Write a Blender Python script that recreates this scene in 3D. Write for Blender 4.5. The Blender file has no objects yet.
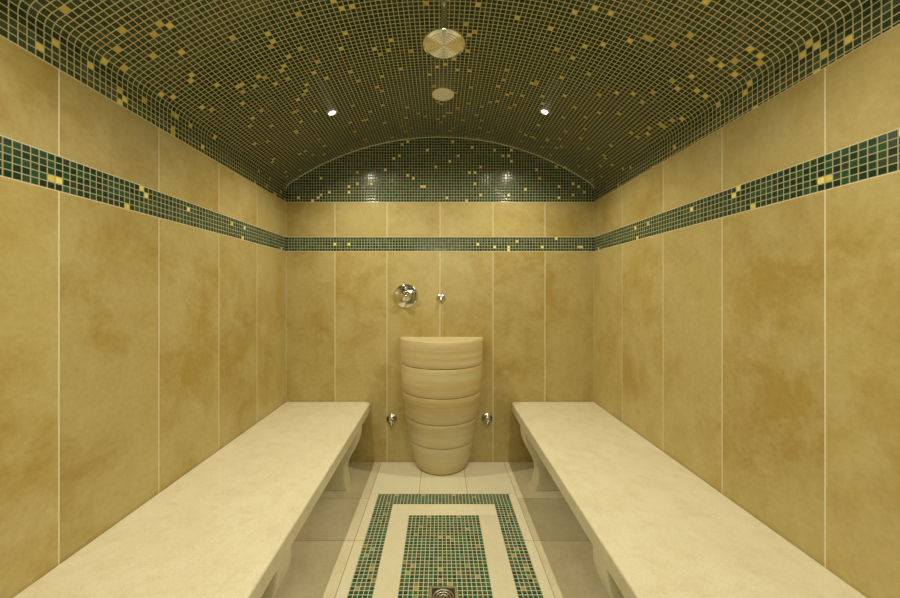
import bpy, bmesh, math, random
from mathutils import Vector, Matrix
random.seed(7)
S=136.0; F=350.0
D=F/S            # back wall distance
HW=154/S         # half width
H1=1.912         # top of wall tiles
YF=-0.95
CAMZ=1.25
MS=0.0206
scn=bpy.context.scene
scn.view_settings.view_transform='Standard'
scn.view_settings.look='None'
col=scn.collection

# ---------------- node helpers
def newmat(name):
    m=bpy.data.materials.new(name); m.use_nodes=True
    nt=m.node_tree; nt.nodes.clear()
    out=nt.nodes.new('ShaderNodeOutputMaterial'); b=nt.nodes.new('ShaderNodeBsdfPrincipled')
    nt.links.new(b.outputs[0],out.inputs[0])
    return m,nt,b
def N(nt,t,**k):
    n=nt.nodes.new(t)
    for a,v in k.items(): setattr(n,a,v)
    return n
def math_(nt,op,a,b=None):
    n=N(nt,'ShaderNodeMath',operation=op)
    for i,v in enumerate((a,b)):
        if v is None: continue
        if isinstance(v,(int,float)): n.inputs[i].default_value=v
        else: nt.links.new(v,n.inputs[i])
    return n.outputs[0]
def ramp(nt,fac,stops,interp='LINEAR'):
    r=N(nt,'ShaderNodeValToRGB'); cr=r.color_ramp; cr.interpolation=interp
    while len(cr.elements)<len(stops): cr.elements.new(0.5)
    for e,(p,c) in zip(cr.elements,stops):
        e.position=p; e.color=(c[0],c[1],c[2],1)
    nt.links.new(fac,r.inputs[0]); return r.outputs[0]
def mix(nt,fac,a,b,mode='MIX'):
    n=N(nt,'ShaderNodeMix',data_type='RGBA',blend_type=mode)
    if isinstance(fac,(int,float)): n.inputs[0].default_value=fac
    else: nt.links.new(fac,n.inputs[0])
    for i,v in ((6,a),(7,b)):
        if isinstance(v,tuple): n.inputs[i].default_value=(v[0],v[1],v[2],1)
        else: nt.links.new(v,n.inputs[i])
    return n.outputs[2]

def mosaic(name,palette,gold,grout,goldfrac,rough=0.2,gw=0.425):
    m,nt,b=newmat(name)
    uv=N(nt,'ShaderNodeUVMap',uv_map='UVMap')
    fl=N(nt,'ShaderNodeVectorMath',operation='FLOOR'); nt.links.new(uv.outputs[0],fl.inputs[0])
    fr=N(nt,'ShaderNodeVectorMath',operation='FRACTION'); nt.links.new(uv.outputs[0],fr.inputs[0])
    ad=N(nt,'ShaderNodeVectorMath',operation='ADD'); ad.inputs[1].default_value=(0.5,0.5,0.5)
    nt.links.new(fl.outputs[0],ad.inputs[0])
    wn=N(nt,'ShaderNodeTexWhiteNoise',noise_dimensions='2D'); nt.links.new(ad.outputs[0],wn.inputs['Vector'])
    n=len(palette); st=[]
    for i,c in enumerate(palette): st.append((i*(1-goldfrac)/n,c))
    st.append((1-goldfrac,gold[0])); st.append((1-goldfrac*0.4,gold[1]))
    c=ramp(nt,wn.outputs['Value'],st,'CONSTANT')
    sp=N(nt,'ShaderNodeSeparateXYZ'); nt.links.new(fr.outputs[0],sp.inputs[0])
    ax=math_(nt,'ABSOLUTE',math_(nt,'SUBTRACT',sp.outputs[0],0.5))
    ay=math_(nt,'ABSOLUTE',math_(nt,'SUBTRACT',sp.outputs[1],0.5))
    mx=math_(nt,'MAXIMUM',ax,ay)
    g=math_(nt,'GREATER_THAN',mx,gw)
    nt.links.new(mix(nt,g,c,grout),b.inputs['Base Color'])
    nt.links.new(math_(nt,'MULTIPLY_ADD',g,0.6),b.inputs['Roughness'])
    b.inputs['Roughness'].links[0].from_node.inputs[2].default_value=rough
    mr=N(nt,'ShaderNodeMapRange'); mr.inputs[1].default_value=0.34; mr.inputs[2].default_value=0.45
    mr.inputs[3].default_value=1; mr.inputs[4].default_value=0; nt.links.new(mx,mr.inputs[0])
    sc=N(nt,'ShaderNodeSeparateColor'); nt.links.new(wn.outputs['Color'],sc.inputs[0])
    tx=math_(nt,'MULTIPLY',math_(nt,'SUBTRACT',sc.outputs[0],0.5),math_(nt,'SUBTRACT',sp.outputs[0],0.5))
    ty=math_(nt,'MULTIPLY',math_(nt,'SUBTRACT',sc.outputs[1],0.5),math_(nt,'SUBTRACT',sp.outputs[1],0.5))
    h=math_(nt,'ADD',mr.outputs[0],math_(nt,'MULTIPLY',math_(nt,'ADD',tx,ty),1.1))
    bp=N(nt,'ShaderNodeBump'); bp.inputs['Strength'].default_value=0.6; bp.inputs['Distance'].default_value=0.0006
    nt.links.new(h,bp.inputs['Height']); nt.links.new(bp.outputs[0],b.inputs['Normal'])
    b.inputs['Specular IOR Level'].default_value=0.45
    return m

def stone(name,base,ochre,dark,scale=3.0,rough=0.38,contrast=(0.42,0.68),speck=0.25,stretch=(1,1,1),tintamt=0.12,dk=0.55,det=0.7,bump=0.1):
    m,nt,b=newmat(name)
    tc=N(nt,'ShaderNodeTexCoord'); at=N(nt,'ShaderNodeAttribute',attribute_name='tint')
    mp=N(nt,'ShaderNodeMapping'); mp.inputs['Scale'].default_value=stretch
    sc=N(nt,'ShaderNodeVectorMath',operation='SCALE'); sc.inputs['Scale'].default_value=23.0
    nt.links.new(at.outputs['Vector'],sc.inputs[0])
    ad=N(nt,'ShaderNodeVectorMath',operation='ADD'); nt.links.new(tc.outputs['Object'],ad.inputs[0]); nt.links.new(sc.outputs[0],ad.inputs[1])
    nt.links.new(ad.outputs[0],mp.inputs[0])
    def noise(s,d,r,dist=0.0):
        n=N(nt,'ShaderNodeTexNoise'); n.inputs['Scale'].default_value=s; n.inputs['Detail'].default_value=d
        n.inputs['Roughness'].default_value=r; n.inputs['Distortion'].default_value=dist
        nt.links.new(mp.outputs[0],n.inputs['Vector']); return n.outputs[0]
    n1=noise(scale,10,det,0.25); n2=noise(scale*2.3,10,0.75,0.3); n3=noise(scale*22,4,0.7)
    f1=ramp(nt,n1,[(contrast[0],(0,0,0)),(contrast[1],(1,1,1))])
    c=mix(nt,f1,base,ochre)
    f2=ramp(nt,n2,[(0.48,(0,0,0)),(0.64,(1,1,1))])
    f2m=math_(nt,'MULTIPLY',f2,dk)
    c=mix(nt,f2m,c,dark)
    f3=ramp(nt,n3,[(0.35,(1-speck,)*3),(0.6,(1,1,1))])
    c=mix(nt,1.0,c,f3,'MULTIPLY')
    tv=math_(nt,'MULTIPLY_ADD',at.outputs['Fac'],tintamt); tv.node.inputs[2].default_value=1-tintamt/2
    c=mix(nt,1.0,c,tv,'MULTIPLY')
    nt.links.new(c,b.inputs['Base Color'])
    b.inputs['Roughness'].default_value=rough
    bp=N(nt,'ShaderNodeBump'); bp.inputs['Strength'].default_value=bump; bp.inputs['Distance'].default_value=0.002
    nt.links.new(n2,bp.inputs['Height']); nt.links.new(bp.outputs[0],b.inputs['Normal'])
    return m
def plain(name,c,rough=0.5,metal=0.0,emit=None,es=0):
    m,nt,b=newmat(name)
    tc=N(nt,'ShaderNodeTexCoord'); n=N(nt,'ShaderNodeTexNoise'); n.inputs['Scale'].default_value=60
    nt.links.new(tc.outputs['Object'],n.inputs['Vector'])
    nt.links.new(mix(nt,n.outputs[0],tuple(x*0.92 for x in c),c),b.inputs['Base Color'])
    b.inputs['Roughness'].default_value=rough; b.inputs['Metallic'].default_value=metal
    if emit:
        b.inputs['Emission Color'].default_value=(*emit,1); b.inputs['Emission Strength'].default_value=es
    return m

M_wall=stone('limestone_wall',(0.54,0.435,0.18),(0.45,0.32,0.09),(0.60,0.505,0.25),2.7,0.34,(0.45,0.63),0.10,(1,1,1),0.12,0.6,0.68)
M_bench=stone('limestone_bench',(0.86,0.80,0.62),(0.80,0.73,0.53),(0.72,0.63,0.43),7,0.34,(0.42,0.70),0.10,(1,1,1),0.05,0.55,0.7,0.04)
M_floor=stone('limestone_floor',(0.80,0.72,0.52),(0.70,0.60,0.40),(0.84,0.77,0.59),4,0.4,(0.42,0.66),0.10,(1,1,1),0.22)
M_cream=stone('cream_marble_floor',(0.90,0.84,0.65),(0.85,0.77,0.56),(0.87,0.80,0.60),4,0.33,(0.4,0.7),0.06)
M_basin=stone('limestone_basin',(0.78,0.68,0.42),(0.66,0.50,0.22),(0.74,0.61,0.33),1.5,0.42,(0.42,0.64),0.10,(0.3,0.3,8),0.14,0.4)
M_grout=plain('grout',(0.86,0.80,0.60),0.85)
M_fgrout=plain('floor_grout',(0.42,0.35,0.20),0.9)
M_shadowgap=plain('shadow_joint',(0.10,0.075,0.03),0.9)
greens=[(0.015,0.045,0.02),(0.02,0.075,0.03),(0.03,0.095,0.04),(0.02,0.035,0.02),(0.04,0.085,0.045),(0.015,0.05,0.025),(0.045,0.06,0.03),(0.025,0.06,0.035)]
ceilc=[(0.03,0.065,0.03),(0.045,0.09,0.042),(0.025,0.05,0.025),(0.055,0.08,0.04),(0.035,0.085,0.045),(0.022,0.065,0.033),(0.07,0.11,0.065),(0.035,0.055,0.03)]
floorc=[(0.02,0.11,0.045),(0.03,0.15,0.06),(0.05,0.17,0.08),(0.015,0.07,0.03),(0.06,0.16,0.09),(0.02,0.09,0.05),(0.08,0.10,0.04),(0.04,0.12,0.06)]
gold=[(0.98,0.80,0.22),(0.78,0.62,0.14)]
M_mc=mosaic('mosaic_ceiling',ceilc,gold,(0.62,0.57,0.36),0.032,0.2,0.422)
M_mb=mosaic('mosaic_band',greens,gold,(0.42,0.40,0.25),0.035,0.18)
M_mf=mosaic('mosaic_floor',floorc,[(0.46,0.35,0.10),(0.3,0.26,0.08)],(0.70,0.65,0.47),0.05)
M_chrome=plain('chrome',(0.85,0.84,0.82),0.08,1.0)
M_brushed=plain('brushed_steel',(0.62,0.6,0.55),0.3,1.0)
M_white=plain('white_plastic',(0.88,0.86,0.80),0.5)
M_ring=plain('satin_lamp_trim',(0.35,0.35,0.32),0.6)
M_dark=plain('dark_gap',(0.03,0.03,0.025),0.7)
M_lens=plain('lamp_lens',(1,1,1),0.3,0,(1.0,0.98,0.92),10)
M_glass=plain('frosted_door_glass',(0.25,0.28,0.22),0.3)
M_fillglow=plain('added_fill_glow',(0.9,0.9,0.85),0.5,0,(1.0,0.95,0.78),1.5)  # glowing face of the added fill panel, no real fixture

# ---------------- mesh builder
class MB:
    def __init__(s):
        s.bm=bmesh.new(); s.uv=s.bm.loops.layers.uv.new('UVMap'); s.t=s.bm.verts.layers.float.new('tint')
    def face(s,pts,mi=0,uvs=None,tint=0.0,smooth=False):
        vs=[s.bm.verts.new(p) for p in pts]
        for v in vs: v[s.t]=tint
        f=s.bm.faces.new(vs); f.material_index=mi; f.smooth=smooth
        if uvs:
            for l,u in zip(f.loops,uvs): l[s.uv].uv=u
        return f
    def box(s,a,b,mi=0,tint=0.0,map=None,uvf=None):
        x0,y0,z0=a;x1,y1,z1=b
        P=[(x0,y0,z0),(x1,y0,z0),(x1,y1,z0),(x0,y1,z0),(x0,y0,z1),(x1,y0,z1),(x1,y1,z1),(x0,y1,z1)]
        for q in ((0,3,2,1),(4,5,6,7),(0,1,5,4),(1,2,6,5),(2,3,7,6),(3,0,4,7)):
            pts=[P[i] for i in q]
            uvs=[uvf(p) for p in pts] if uvf else None
            if map: pts=[map(p) for p in pts]
            s.face(pts,mi,uvs,tint)
    def lathe(s,prof,M,mi=0,n=32,tint=0.0):
        rings=[]
        for r,h in prof:
            if r<1e-6:
                v=s.bm.verts.new(M@Vector((0,0,h))); rings.append([v])
            else:
                rings.append([s.bm.verts.new(M@Vector((r*math.cos(2*math.pi*i/n),r*math.sin(2*math.pi*i/n),h))) for i in range(n)])
        for a,b in zip(rings,rings[1:]):
            for i in range(n):
                j=(i+1)%n
                q=[a[i%len(a)],a[j%len(a)],b[j%len(b)],b[i%len(b)]]
                u=[]
                for v in q:
                    if v not in u: u.append(v)
                if len(u)>2:
                    try:
                        f=s.bm.faces.new(u); f.material_index=mi; f.smooth=True
                    except ValueError: pass
    def obj(s,name,mats,parent=None,norm=True,bevel=0,bseg=3,weld=True,autosmooth=None):
        if weld: bmesh.ops.remove_doubles(s.bm,verts=s.bm.verts,dist=1e-6)
        if norm: bmesh.ops.recalc_face_normals(s.bm,faces=s.bm.faces)
        me=bpy.data.meshes.new(name); s.bm.to_mesh(me); s.bm.free()
        for m in mats: me.materials.append(m)
        o=bpy.data.objects.new(name,me); col.objects.link(o)
        if parent: o.parent=parent
        if bevel:
            bv=o.modifiers.new('bevel','BEVEL'); bv.width=bevel; bv.segments=bseg; bv.limit_method='ANGLE'; bv.angle_limit=math.radians(35)
            bv.harden_normals=False
        return o
def empty(name,loc=(0,0,0)):
    e=bpy.data.objects.new(name,None); e.empty_display_size=0.1; e.location=loc; col.objects.link(e); return e

# ---------------- walls
B0,B1=1.55,1.653
G=0.0023
def wall(name,u0,u1,joints,mapf,phase=0.0,upper=True):
    """u along wall, depth d>0 goes into the wall, z up; mapf(u,d,z)->xyz"""
    mb=MB(); edges=[u0]+joints+[u1]
    mp=lambda p:mapf(*p)
    for a,b in zip(edges,edges[1:]):
        for (z0,z1) in ((0.0,B0),(B1,H1)):
            mb.box((a+G,0,z0+(0.001 if z0==0 else G)),(b-G,0.02,z1-G),0,random.random(),mp)
    mb.box((u0,0.0005,0),(u1,0.08,H1),1,0,mp)
    uvf=lambda p:((p[0]-phase)/MS+200,(p[2]-B0)/((B1-B0)/5)+100)
    mb.box((u0,0.0003,B0),(u1,0.02,B1),2,0,mp,uvf)
    return mb
bx=[(x-440)/S for x in (335,387,440,493,545)]
mb=wall('wall_back',-HW,HW,bx,lambda u,d,z:(u,D+d,z))
# ceiling profile
R=1.97; zc=2.39-R; r=0.055
zf=zc+math.sqrt((R-r)**2-(HW-r)**2)
prof=[(-HW,H1),(-HW,zf)]
tang=math.atan2(zf-zc,-(HW-r))   # direction of tangent point from arc centre
for i in range(1,13):
    a=math.pi+(tang-math.pi)*i/12
    prof.append((-(HW-r)+r*math.cos(a),zf+r*math.sin(a)))
nA=56
a1=math.pi-tang
for i in range(1,nA):
    a=tang+(a1-tang)*i/nA
    prof.append((R*math.cos(a),zc+R*math.sin(a)))
for p in reversed(prof[:14]): prof.append((-p[0],p[1]))
# tympanum (fan)
def tymp(mb,Y,sgn):
    n=len(prof)
    for i in range(n//2):
        p,q=prof[i],prof[i+1]; p2,q2=prof[n-1-i],prof[n-2-i]
        if i==n-2-i: continue
        pts=[p,q,q2,p2]
        P=[]
        for t in pts:
            if not P or (abs(t[0]-P[-1][0])+abs(t[1]-P[-1][1]))>1e-5: P.append(t)
        if len(P)<3: continue
        mb.face([(t[0],Y,t[1]) for t in P],2,[(t[0]/MS+777,(t[1]-H1)/MS+345) for t in P])
    # slim pale grout bead following the vault line
    for (p,q) in zip(prof[2:-2],prof[3:-2]):
        c=Vector((0,zc)); 
        def ins(t):
            v=Vector(t)-c; v=v*(1-0.004/v.length); return (v.x,v.y+c.y)
        pi,qi=ins(p),ins(q); yy=Y-sgn*0.002
        mb.face([(p[0],yy,p[1]),(q[0],yy,q[1]),(qi[0],yy,qi[1]),(pi[0],yy,pi[1])],1)
        mb.face([(pi[0],yy,pi[1]),(qi[0],yy,qi[1]),(qi[0],Y,qi[1]),(pi[0],Y,pi[1])],1)
tymp(mb,D,1)
mb.obj('wall_back',[M_wall,M_grout,M_mb])
jl=[F*HW/dx for dx in (381,281,221,183)]
jl=[1.04-0.376*k for k in (5,4,3,2,1)]+jl
mb=wall('wall_left',YF,D,[j for j in jl if j>YF+0.03],lambda u,d,z:(-HW-d,u,z)); mb.obj('wall_left',[M_wall,M_grout,M_mb])
jr=[F*HW/dx for dx in (385,282,223,182)]
jr=[1.029-0.376*k for k in (5,4,3,2,1)]+jr
mb=wall('wall_right',YF,D,[j for j in jr if j>YF+0.03],lambda u,d,z:(HW+d,u,z)); mb.obj('wall_right',[M_wall,M_grout,M_mb])
mb=wall('wall_front',-HW,HW,[-0.772,-0.39,0,0.39,0.772],lambda u,d,z:(u,YF-d,z)); tymp(mb,YF,-1); mb.obj('wall_front',[M_wall,M_grout,M_mb])

# ceiling vault
mb=MB(); L=0; 
acc=[0]
for p,q in zip(prof,prof[1:]): acc.append(acc[-1]+math.hypot(q[0]-p[0],q[1]-p[1]))
half=acc[-1]/2
for i,(p,q) in enumerate(zip(prof,prof[1:])):
    ua=(acc[i])/MS+400; ub=(acc[i+1])/MS+400
    mb.face([(p[0],YF,p[1]),(p[0],D,p[1]),(q[0],D,q[1]),(q[0],YF,q[1])],0,[(ua,0.3),(ua,(D-YF)/MS+0.3),(ub,(D-YF)/MS+0.3),(ub,0.3)],0,True)
bmesh.ops.remove_doubles(mb.bm,verts=mb.bm.verts,dist=1e-5)
o=mb.obj('ceiling',[M_mc],norm=False)
sd=o.modifiers.new('thickness','SOLIDIFY'); sd.thickness=0.06; sd.offset=1
bm=bmesh.new(); bm.from_mesh(o.data); bm.faces.ensure_lookup_table()
f=bm.faces[len(bm.faces)//2]
if f.normal.z>0:
    bmesh.ops.reverse_faces(bm,faces=bm.faces)
bm.to_mesh(o.data); bm.free(); sd.offset=-1

# ---------------- floor
mb=MB()
mb.box((-HW-0.08,YF-0.08,-0.08),(HW+0.08,D+0.08,-0.0006),1)
def rect(x0,x1,y0,y1,mi,uv=False,g=0.0018):
    if uv:
        u=lambda p:((p[0]-x0)/MS+50,(p[1]-y1)/MS+150)
        mb.box((x0,y0,-0.02),(x1,y1,-0.0004),mi,0,None,u)
    else: mb.box((x0+g,y0+g,-0.02),(x1-g,y1-g,0),mi,random.random())
CX0,CX1=-0.43,0.47
OX0=-0.38
OX1=OX0+39*MS
OY1=2.166; OY0=OY1-71*MS
rw=5*MS
IX0=OX0+10*MS; IX1=OX1-10*MS
IY1=OY1-10*MS; IY0=OY0+10*MS
ys=[2.574-0.001,2.12,1.76,1.40,1.04,0.68,0.32,-0.04,-0.40,-0.76,YF]
for a,b in zip(ys[1:],ys):
    for x0,x1 in ((-HW,-0.80),(-0.80,CX0),(CX1,0.83),(0.83,HW)): rect(x0,x1,a,b,0)
rect(CX0,-0.13,OY1,D-0.001,2); rect(-0.13,0.17,OY1,D-0.001,2); rect(0.17,CX1,OY1,D-0.001,2)
for a,b in ((OY0,1.04),(1.04,1.40),(1.40,1.76),(1.76,OY1)):
    rect(CX0,OX0,a,b,2); rect(OX1,CX1,a,b,2)
for a,b in ((0.32,OY0),(-0.04,0.32),(-0.40,-0.04),(YF,-0.40)): rect(CX0,CX1,a,b,2)
rect(OX0,OX1,OY1-rw,OY1,3,True); rect(OX0,OX1,OY0,OY0+rw,3,True)
rect(OX0,OX0+rw,OY0+rw,OY1-rw,3,True); rect(OX1-rw,OX1,OY0+rw,OY1-rw,3,True)
a0,a1_=OX0+rw,OX1-rw; c0,c1=OY0+rw,OY1-rw
rect(a0,a1_,IY1,c1,2,g=0.0005); rect(a0,a1_,c0,IY0,2,g=0.0005); rect(a0,IX0,IY0,IY1,2,g=0.0005); rect(IX1,a1_,IY0,IY1,2,g=0.0005)
rect(IX0,IX1,IY0,IY1,3,True)
mb.obj('floor',[M_floor,M_fgrout,M_cream,M_mf],weld=False)

# ---------------- benches
def bench(sgn,xin,suffix):
    e=empty('stone_bench')
    xo=HW-0.001; xi=xin; zt=0.445; th=0.068
    y0=-0.55; y1=D-0.002; rc=0.03
    out=[(xo,y0),(xo,y1)]
    for cx,cy,a0 in ((xi+rc,y1-rc,90),(xi+rc,y0+rc,180)):
        for k in range(9):
            a=math.radians(a0+90*k/8); out.append((cx+rc*math.cos(a),cy+rc*math.sin(a)))
    mb=MB(); n=len(out)
    top=[mb.bm.verts.new((sgn*x,y,zt)) for x,y in out]; bot=[mb.bm.verts.new((sgn*x,y,zt-th)) for x,y in out]
    mb.bm.faces.new(top); mb.bm.faces.new(list(reversed(bot)))
    for i in range(n): mb.bm.faces.new([top[i],top[(i+1)%n],bot[(i+1)%n],bot[i]])
    t=random.random()
    for v in mb.bm.verts: v[mb.t]=t
    o=mb.obj('seat_slab',[M_bench],e,bevel=0.010,bseg=4)
    for f in o.data.polygons: f.use_smooth=True
    o.modifiers['bevel'].harden_normals=True
    zl=zt-th
    for k,yc in enumerate((2.25,1.16,0.0)):
        pts=[(xo,0.0),(xo,zl)]
        ctrl=[(xi+0.006,zl),(xi+0.008,zl-0.045),(xi+0.022,zl-0.10),(xi+0.055,zl-0.16),(xi+0.085,zl-0.22),(xi+0.095,zl-0.28),(xi+0.085,0.045),(xi+0.075,0.0)]
        C=[ctrl[0]]+ctrl+[ctrl[-1]]
        for i in range(1,len(C)-2):
            for s in range(4):
                tt=s/4
                p=[0.5*((2*C[i][j])+(-C[i-1][j]+C[i+1][j])*tt+(2*C[i-1][j]-5*C[i][j]+4*C[i+1][j]-C[i+2][j])*tt*tt+(-C[i-1][j]+3*C[i][j]-3*C[i+1][j]+C[i+2][j])*tt**3) for j in (0,1)]
                pts.append(tuple(p))
        pts.append(ctrl[-1])
        mb=MB(); w=0.055
        A=[mb.bm.verts.new((sgn*x,yc-w,z)) for x,z in pts]; Bv=[mb.bm.verts.new((sgn*x,yc+w,z)) for x,z in pts]
        mb.bm.faces.new(A); mb.bm.faces.new(list(reversed(Bv)))
        for i in range(len(pts)):
            j=(i+1)%len(pts); mb.bm.faces.new([A[i],A[j],Bv[j],Bv[i]])
        mb.obj('leg_%d'%(k+1),[M_bench],e,bevel=0.006,bseg=2)
bench(-1,0.507,'')
bench(1,0.522,'')

# ---------------- basin
e=empty('pedestal_basin')
cx=(441.5-440)/S
def prof_at(z):
    T=[(0,0.190,0.198),(0.10,0.218,0.222),(0.198,0.240,0.242),(0.364,0.268,0.268),(0.546,0.289,0.287),(0.742,0.300,0.299),(0.92,0.306,0.306)]
    for (z0,a0,b0),(z1,a1,b1) in zip(T,T[1:]):
        if z<=z1+1e-9:
            t=(z-z0)/(z1-z0); return a0+(a1-a0)*t,b0+(b1-b0)*t
    return T[-1][1:]
seams=[0.0,0.198,0.364,0.546,0.742,0.92]
n=40
def ring(bm,a,b,z,tl,t,clamp=None):
    vs=[]
    for i in range(n+1):
        th=math.pi+math.pi*i/n
        y=D-0.001+b*math.sin(th)
        if clamp is not None: y=min(y,D-clamp-0.00001*abs(math.cos(th)))
        v=bm.verts.new((cx+a*math.cos(th),y,z)); v[tl]=t; vs.append(v)
    return vs
for k,(z0,z1) in enumerate(zip(seams,seams[1:])):
    mb=MB(); bm=mb.bm; t=random.random(); rings=[]
    zz=[(z0+0.004,0.012),(z0+0.004,0.0016),(z0+0.007,0)]+[(z0+(z1-z0)*q,0) for q in (0.2,0.4,0.6,0.8)]+[(z1-0.003,0),(z1-0.0005,0.0016),(z1,0.0016 if k==4 else 0.012)]
    if k==0: zz[0]=(z0,0.016); zz[1]=(z0+0.004,0.009); zz[2]=(z0+0.014,0.002)
    for z,ins in zz:
        a,b=prof_at(z); rings.append(ring(bm,a-ins,b-ins,z,mb.t,t))
    nb=len(rings)
    if k==4:
        a,b=prof_at(0.92)
        rings.append(ring(bm,a-0.028,b-0.028,0.92,mb.t,t,0.03))
        for z,q in ((0.913,0.033),(0.89,0.042),(0.865,0.07),(0.85,0.12)): rings.append(ring(bm,a-q,b-q,z,mb.t,t,0.03+(q-0.028)*0.6))
    for A,B_ in zip(rings,rings[1:]):
        for i in range(n):
            f=bm.faces.new([A[i],A[i+1],B_[i+1],B_[i]]); f.smooth=True
    for A,B_ in zip(rings[nb-1:],rings[nb:]):
        bm.faces.new([A[0],B_[0],B_[-1],A[-1]])
    bm.faces.new(rings[-1]); bm.faces.new(list(reversed(rings[0])))
    R0=rings[:nb]
    bm.faces.new([r_[0] for r_ in R0]+[r_[-1] for r_ in reversed(R0)])
    for ed in bm.edges:
        if len(ed.link_faces)==2 and ed.calc_face_angle(0)>math.radians(30): ed.smooth=False
    mb.obj('drum_%d'%(k+1),[M_basin],e)
    if k:
        mb=MB(); a,b=prof_at(z0); A=ring(mb.bm,a-0.006,b-0.006,z0-0.001,mb.t,0); B_=ring(mb.bm,a-0.006,b-0.006,z0+0.005,mb.t,0)
        for i in range(n): mb.bm.faces.new([A[i],A[i+1],B_[i+1],B_[i]])
        mb.obj('joint_%d'%k,[M_shadowgap],e)

# ---------------- lights
def zceil(x): return zc+math.sqrt(R*R-x*x)
def spot(x,y,power,vis=True):
    z=zceil(x); nrm=Vector((-x,0,-(z-zc))).normalized()
    e=empty('recessed_spotlight',(x,y,z))
    Mx=nrm.to_track_quat('Z','Y').to_matrix().to_4x4()
    mb=MB()
    mb.lathe([(0.0205,-0.01),(0.0205,0.0075),(0.022,0.0085),(0.030,0.005),(0.034,0.002),(0.035,-0.002)],Mx,0,28); mb.obj('trim_ring',[M_ring],e,norm=False)
    mb=MB(); mb.lathe([(0.0,0.0005),(0.0195,0.0005),(0.020,-0.004)],Mx,0,24); mb.obj('lens',[M_lens],e,norm=False)
    ld=bpy.data.lights.new('lamp','SPOT'); ld.energy=power; ld.color=(1.0,0.935,0.69); ld.shadow_soft_size=0.003
    ld.spot_size=math.radians(152); ld.spot_blend=1.0
    lo=bpy.data.objects.new('lamp',ld); col.objects.link(lo); lo.parent=e
    lo.location=nrm*0.004
    lo.rotation_euler=(nrm.lerp(Vector((0,0,-1)),0.35)).to_track_quat('-Z','Y').to_euler()
for y,p in ((2.02,36),(0.75,36),(-0.45,6)):
    for x in (-0.623,0.605): spot(x,y,p)
# made-up fill behind the camera, added to light ceiling, walls and under-bench floor
e=empty('added_fill',(0,YF,1.78))
mb=MB(); mb.box((-0.30,0.001,-0.09),(0.30,0.02,0.09),0); mb.obj('fill_back_plate',[M_brushed],e,bevel=0.004)
mb=MB(); mb.box((-0.28,0.02,-0.075),(0.28,0.07,0.075),0); mb.obj('fill_panel',[M_fillglow],e,bevel=0.01)
ld=bpy.data.lights.new('added_fill_light','AREA'); ld.shape='RECTANGLE'; ld.size=0.55; ld.size_y=0.15; ld.energy=10; ld.color=(1.0,0.94,0.70)
lo=bpy.data.objects.new('added_fill_light',ld); col.objects.link(lo); lo.parent=e; lo.location=(0,0.085,0)
lo.rotation_euler=Vector((0,1,0.0)).to_track_quat('-Z','Z').to_euler()

# ---------------- rain shower
xs=(444-440)*1.3/F; zs=2.165
e=empty('rain_shower_head',(xs,1.3,zs))
I=Matrix.Identity(4)
mb=MB()
pr=[(0.0,0.0)]
for rr in [0.010,0.021,0.032,0.043,0.054,0.065]:
    pr+= [(rr-0.0035,0.0),(rr,-0.005),(rr+0.0035,0.0)]
pr+=[(0.076,0.0),(0.0815,0.003),(0.079,0.007),(0.03,0.014),(0.016,0.022),(0.014,0.04),(0.0,0.04)]
mb.lathe(pr,I,0,48); mb.obj('spray_plate',[M_chrome],e)
mb=MB(); top=zceil(xs)-zs
mb.lathe([(0.0,0.03),(0.017,0.03),(0.019,0.04),(0.017,0.05),(0.0115,0.055),(0.0115,top-0.014),(0.03,top-0.012),(0.033,top-0.004),(0.033,top+0.004),(0,top+0.004)],I,0,28); mb.obj('drop_pipe',[M_chrome],e)

# speaker / vent
xv=(443-440)*2.02/F; zv=zceil(xv)
e=empty('ceiling_speaker',(xv,2.02,zv))
mb=MB()
pr=[(0.0,-0.006)]
for rr in (0.012,0.022,0.032,0.042): pr+=[(rr-0.001,-0.006),(rr,-0.0045),(rr+0.001,-0.006)]
pr+=[(0.056,-0.006),(0.063,-0.003),(0.065,0.006),(0,0.006)]
mb.lathe(pr,I,0,40); mb.obj('grille',[M_white],e)

# ---------------- wall fittings (axis toward camera -Y)
RX=Matrix.Rotation(math.radians(90),4,'X')
def wp(px,py): return ((px-440)/S,D-0.0005,CAMZ-(py-292)/S)
e=empty('shower_mixer_valve',wp(406,296))
mb=MB(); mb.lathe([(0,0),(0.086,0),(0.088,0.003),(0.086,0.007),(0.078,0.010),(0.040,0.012),(0.032,0.013),(0.030,0.045),(0.027,0.052),(0.0,0.054)],RX,0,48); mb.obj('round_plate',[M_chrome],e)
mb=MB(); Ml=Matrix.Translation((0.0,-0.044,0))@Matrix.Rotation(math.radians(60),4,'Y')
mb.lathe([(0,0.02),(0.0075,0.022),(0.0065,0.075),(0.008,0.082),(0,0.085)],Ml,0,16); mb.obj('lever',[M_chrome],e)
mb=MB(); mb.lathe([(0,0.010),(0.014,0.010),(0.013,0.022),(0,0.024)],Matrix.Translation((0.0,0,0.056))@RX,0,20); mb.obj('diverter_button',[M_brushed],e)
e=empty('water_spout',wp(441,298))
mb=MB(); mb.lathe([(0,0),(0.030,0),(0.031,0.004),(0.028,0.007),(0.014,0.009),(0.0125,0.03),(0.0,0.032)],RX,0,28); mb.obj('rosette',[M_brushed],e)
mb=MB(); mb.lathe([(0.0,-0.028),(0.008,-0.028),(0.0095,-0.025),(0.0095,0.0),(0.0,0.003)],Matrix.Translation((0,-0.024,0.0)),0,20); mb.obj('outlet',[M_brushed],e)
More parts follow.
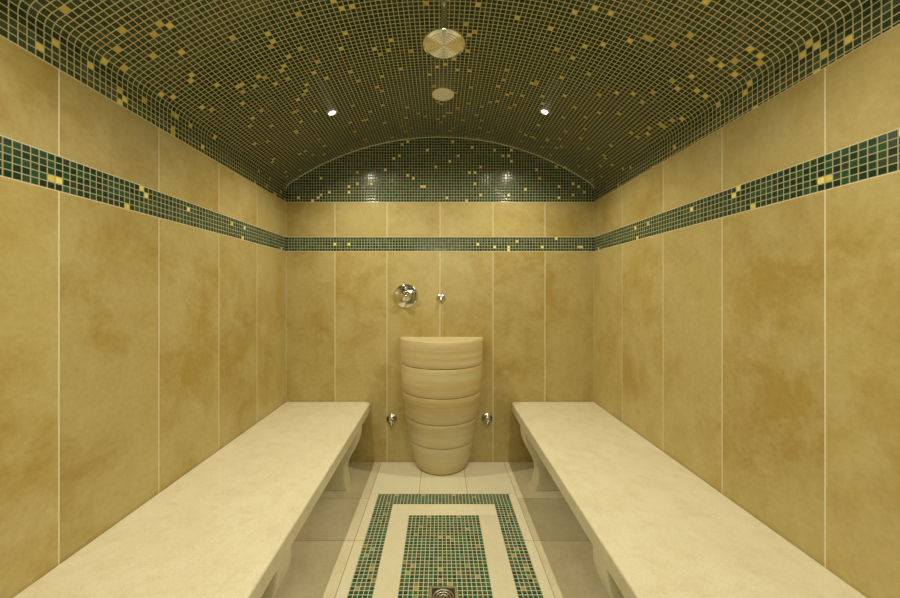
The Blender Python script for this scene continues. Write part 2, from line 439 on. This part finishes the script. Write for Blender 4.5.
for px,py in ((392,419),(487,418)):
    e=empty('steam_nozzle',wp(px,py))
    mb=MB(); mb.lathe([(0,0),(0.038,0),(0.0395,0.004),(0.036,0.008),(0.024,0.011),(0.023,0.032),(0.019,0.038),(0.010,0.039),(0.009,0.030),(0,0.030)],RX,0,32); mb.obj('flange',[M_brushed],e)
    mb=MB(); mb.lathe([(0,0.0),(0.010,0.0),(0.012,0.004),(0.011,0.02),(0,0.024)],Matrix.Translation((0,-0.025,-0.043)),0,20); mb.obj('outlet',[M_brushed],e)

# ---------------- floor drain
dx=(443.5-440)*1.41/F
e=empty('floor_drain',(dx,1.425,0))
mb=MB(); h=0.058
mb.box((-h,-h,-0.0003),(h,h,0.0008),0)
for a,b in (((-h,-h),(h,-h+0.01)),((-h,h-0.01),(h,h)),((-h,-h+0.01),(-h+0.01,h-0.01)),((h-0.01,-h+0.01),(h,h-0.01))):
    mb.box((a[0],a[1],0.0008),(b[0],b[1],0.004),1)
mb.obj('frame',[M_dark,M_brushed],e,weld=False)
mb=MB()
for r0,r1 in ((0.040,0.046),(0.028,0.034),(0.016,0.022),(0.0,0.009)):
    if r0==0: mb.lathe([(0,0.001),(r1,0.001),(r1,0.0036),(0,0.0036)],I,0,28)
    else: mb.lathe([(r0,0.001),(r0,0.0036),(r1,0.0036),(r1,0.001)],I,0,36)
for k in range(8):
    a=math.pi*k/4; R4=Matrix.Rotation(a,4,'Z')
    mb.box((0.008,-0.002,0.001),(0.047,0.002,0.0034),0,0,lambda p:tuple(R4@Vector(p)))
mb.obj('grate',[M_brushed],e,weld=False)

# ---------------- door behind the camera
e=empty('door_1',(0,YF+0.001,0))
mb=MB(); mb.box((-0.40,0.001,0.006),(0.40,0.012,1.54),0); mb.obj('glass_leaf',[M_glass],e)
mb=MB()
mb.box((-0.44,0,0),(-0.40,0.03,1.545),0); mb.box((0.40,0,0),(0.44,0.03,1.545),0); mb.box((-0.40,0,1.515),(0.40,0.03,1.545),0)
mb.obj('frame',[M_brushed],e,weld=False)
mb=MB(); mb.lathe([(0,-0.2),(0.012,-0.2),(0.012,0.2),(0,0.2)],Matrix.Translation((0.32,0.05,1.0)),0,20)
mb.lathe([(0,0.0),(0.008,0.0),(0.008,0.04),(0,0.04)],Matrix.Translation((0.32,0.05,1.12))@RX@Matrix.Rotation(math.pi,4,'X'),0,16)
mb.obj('handle',[M_chrome],e)

# ---------------- camera, world
w=bpy.data.worlds.new('world'); scn.world=w; w.use_nodes=True
w.node_tree.nodes['Background'].inputs[0].default_value=(0,0,0,1)
cam=bpy.data.cameras.new('camera'); co=bpy.data.objects.new('camera',cam); col.objects.link(co)
cam.sensor_width=36; cam.lens=F*36/900; cam.clip_start=0.02
cam.shift_x=10/900; cam.shift_y=-7/900
co.location=(0,0,CAMZ); co.rotation_euler=(math.radians(90),0,0)
scn.camera=co
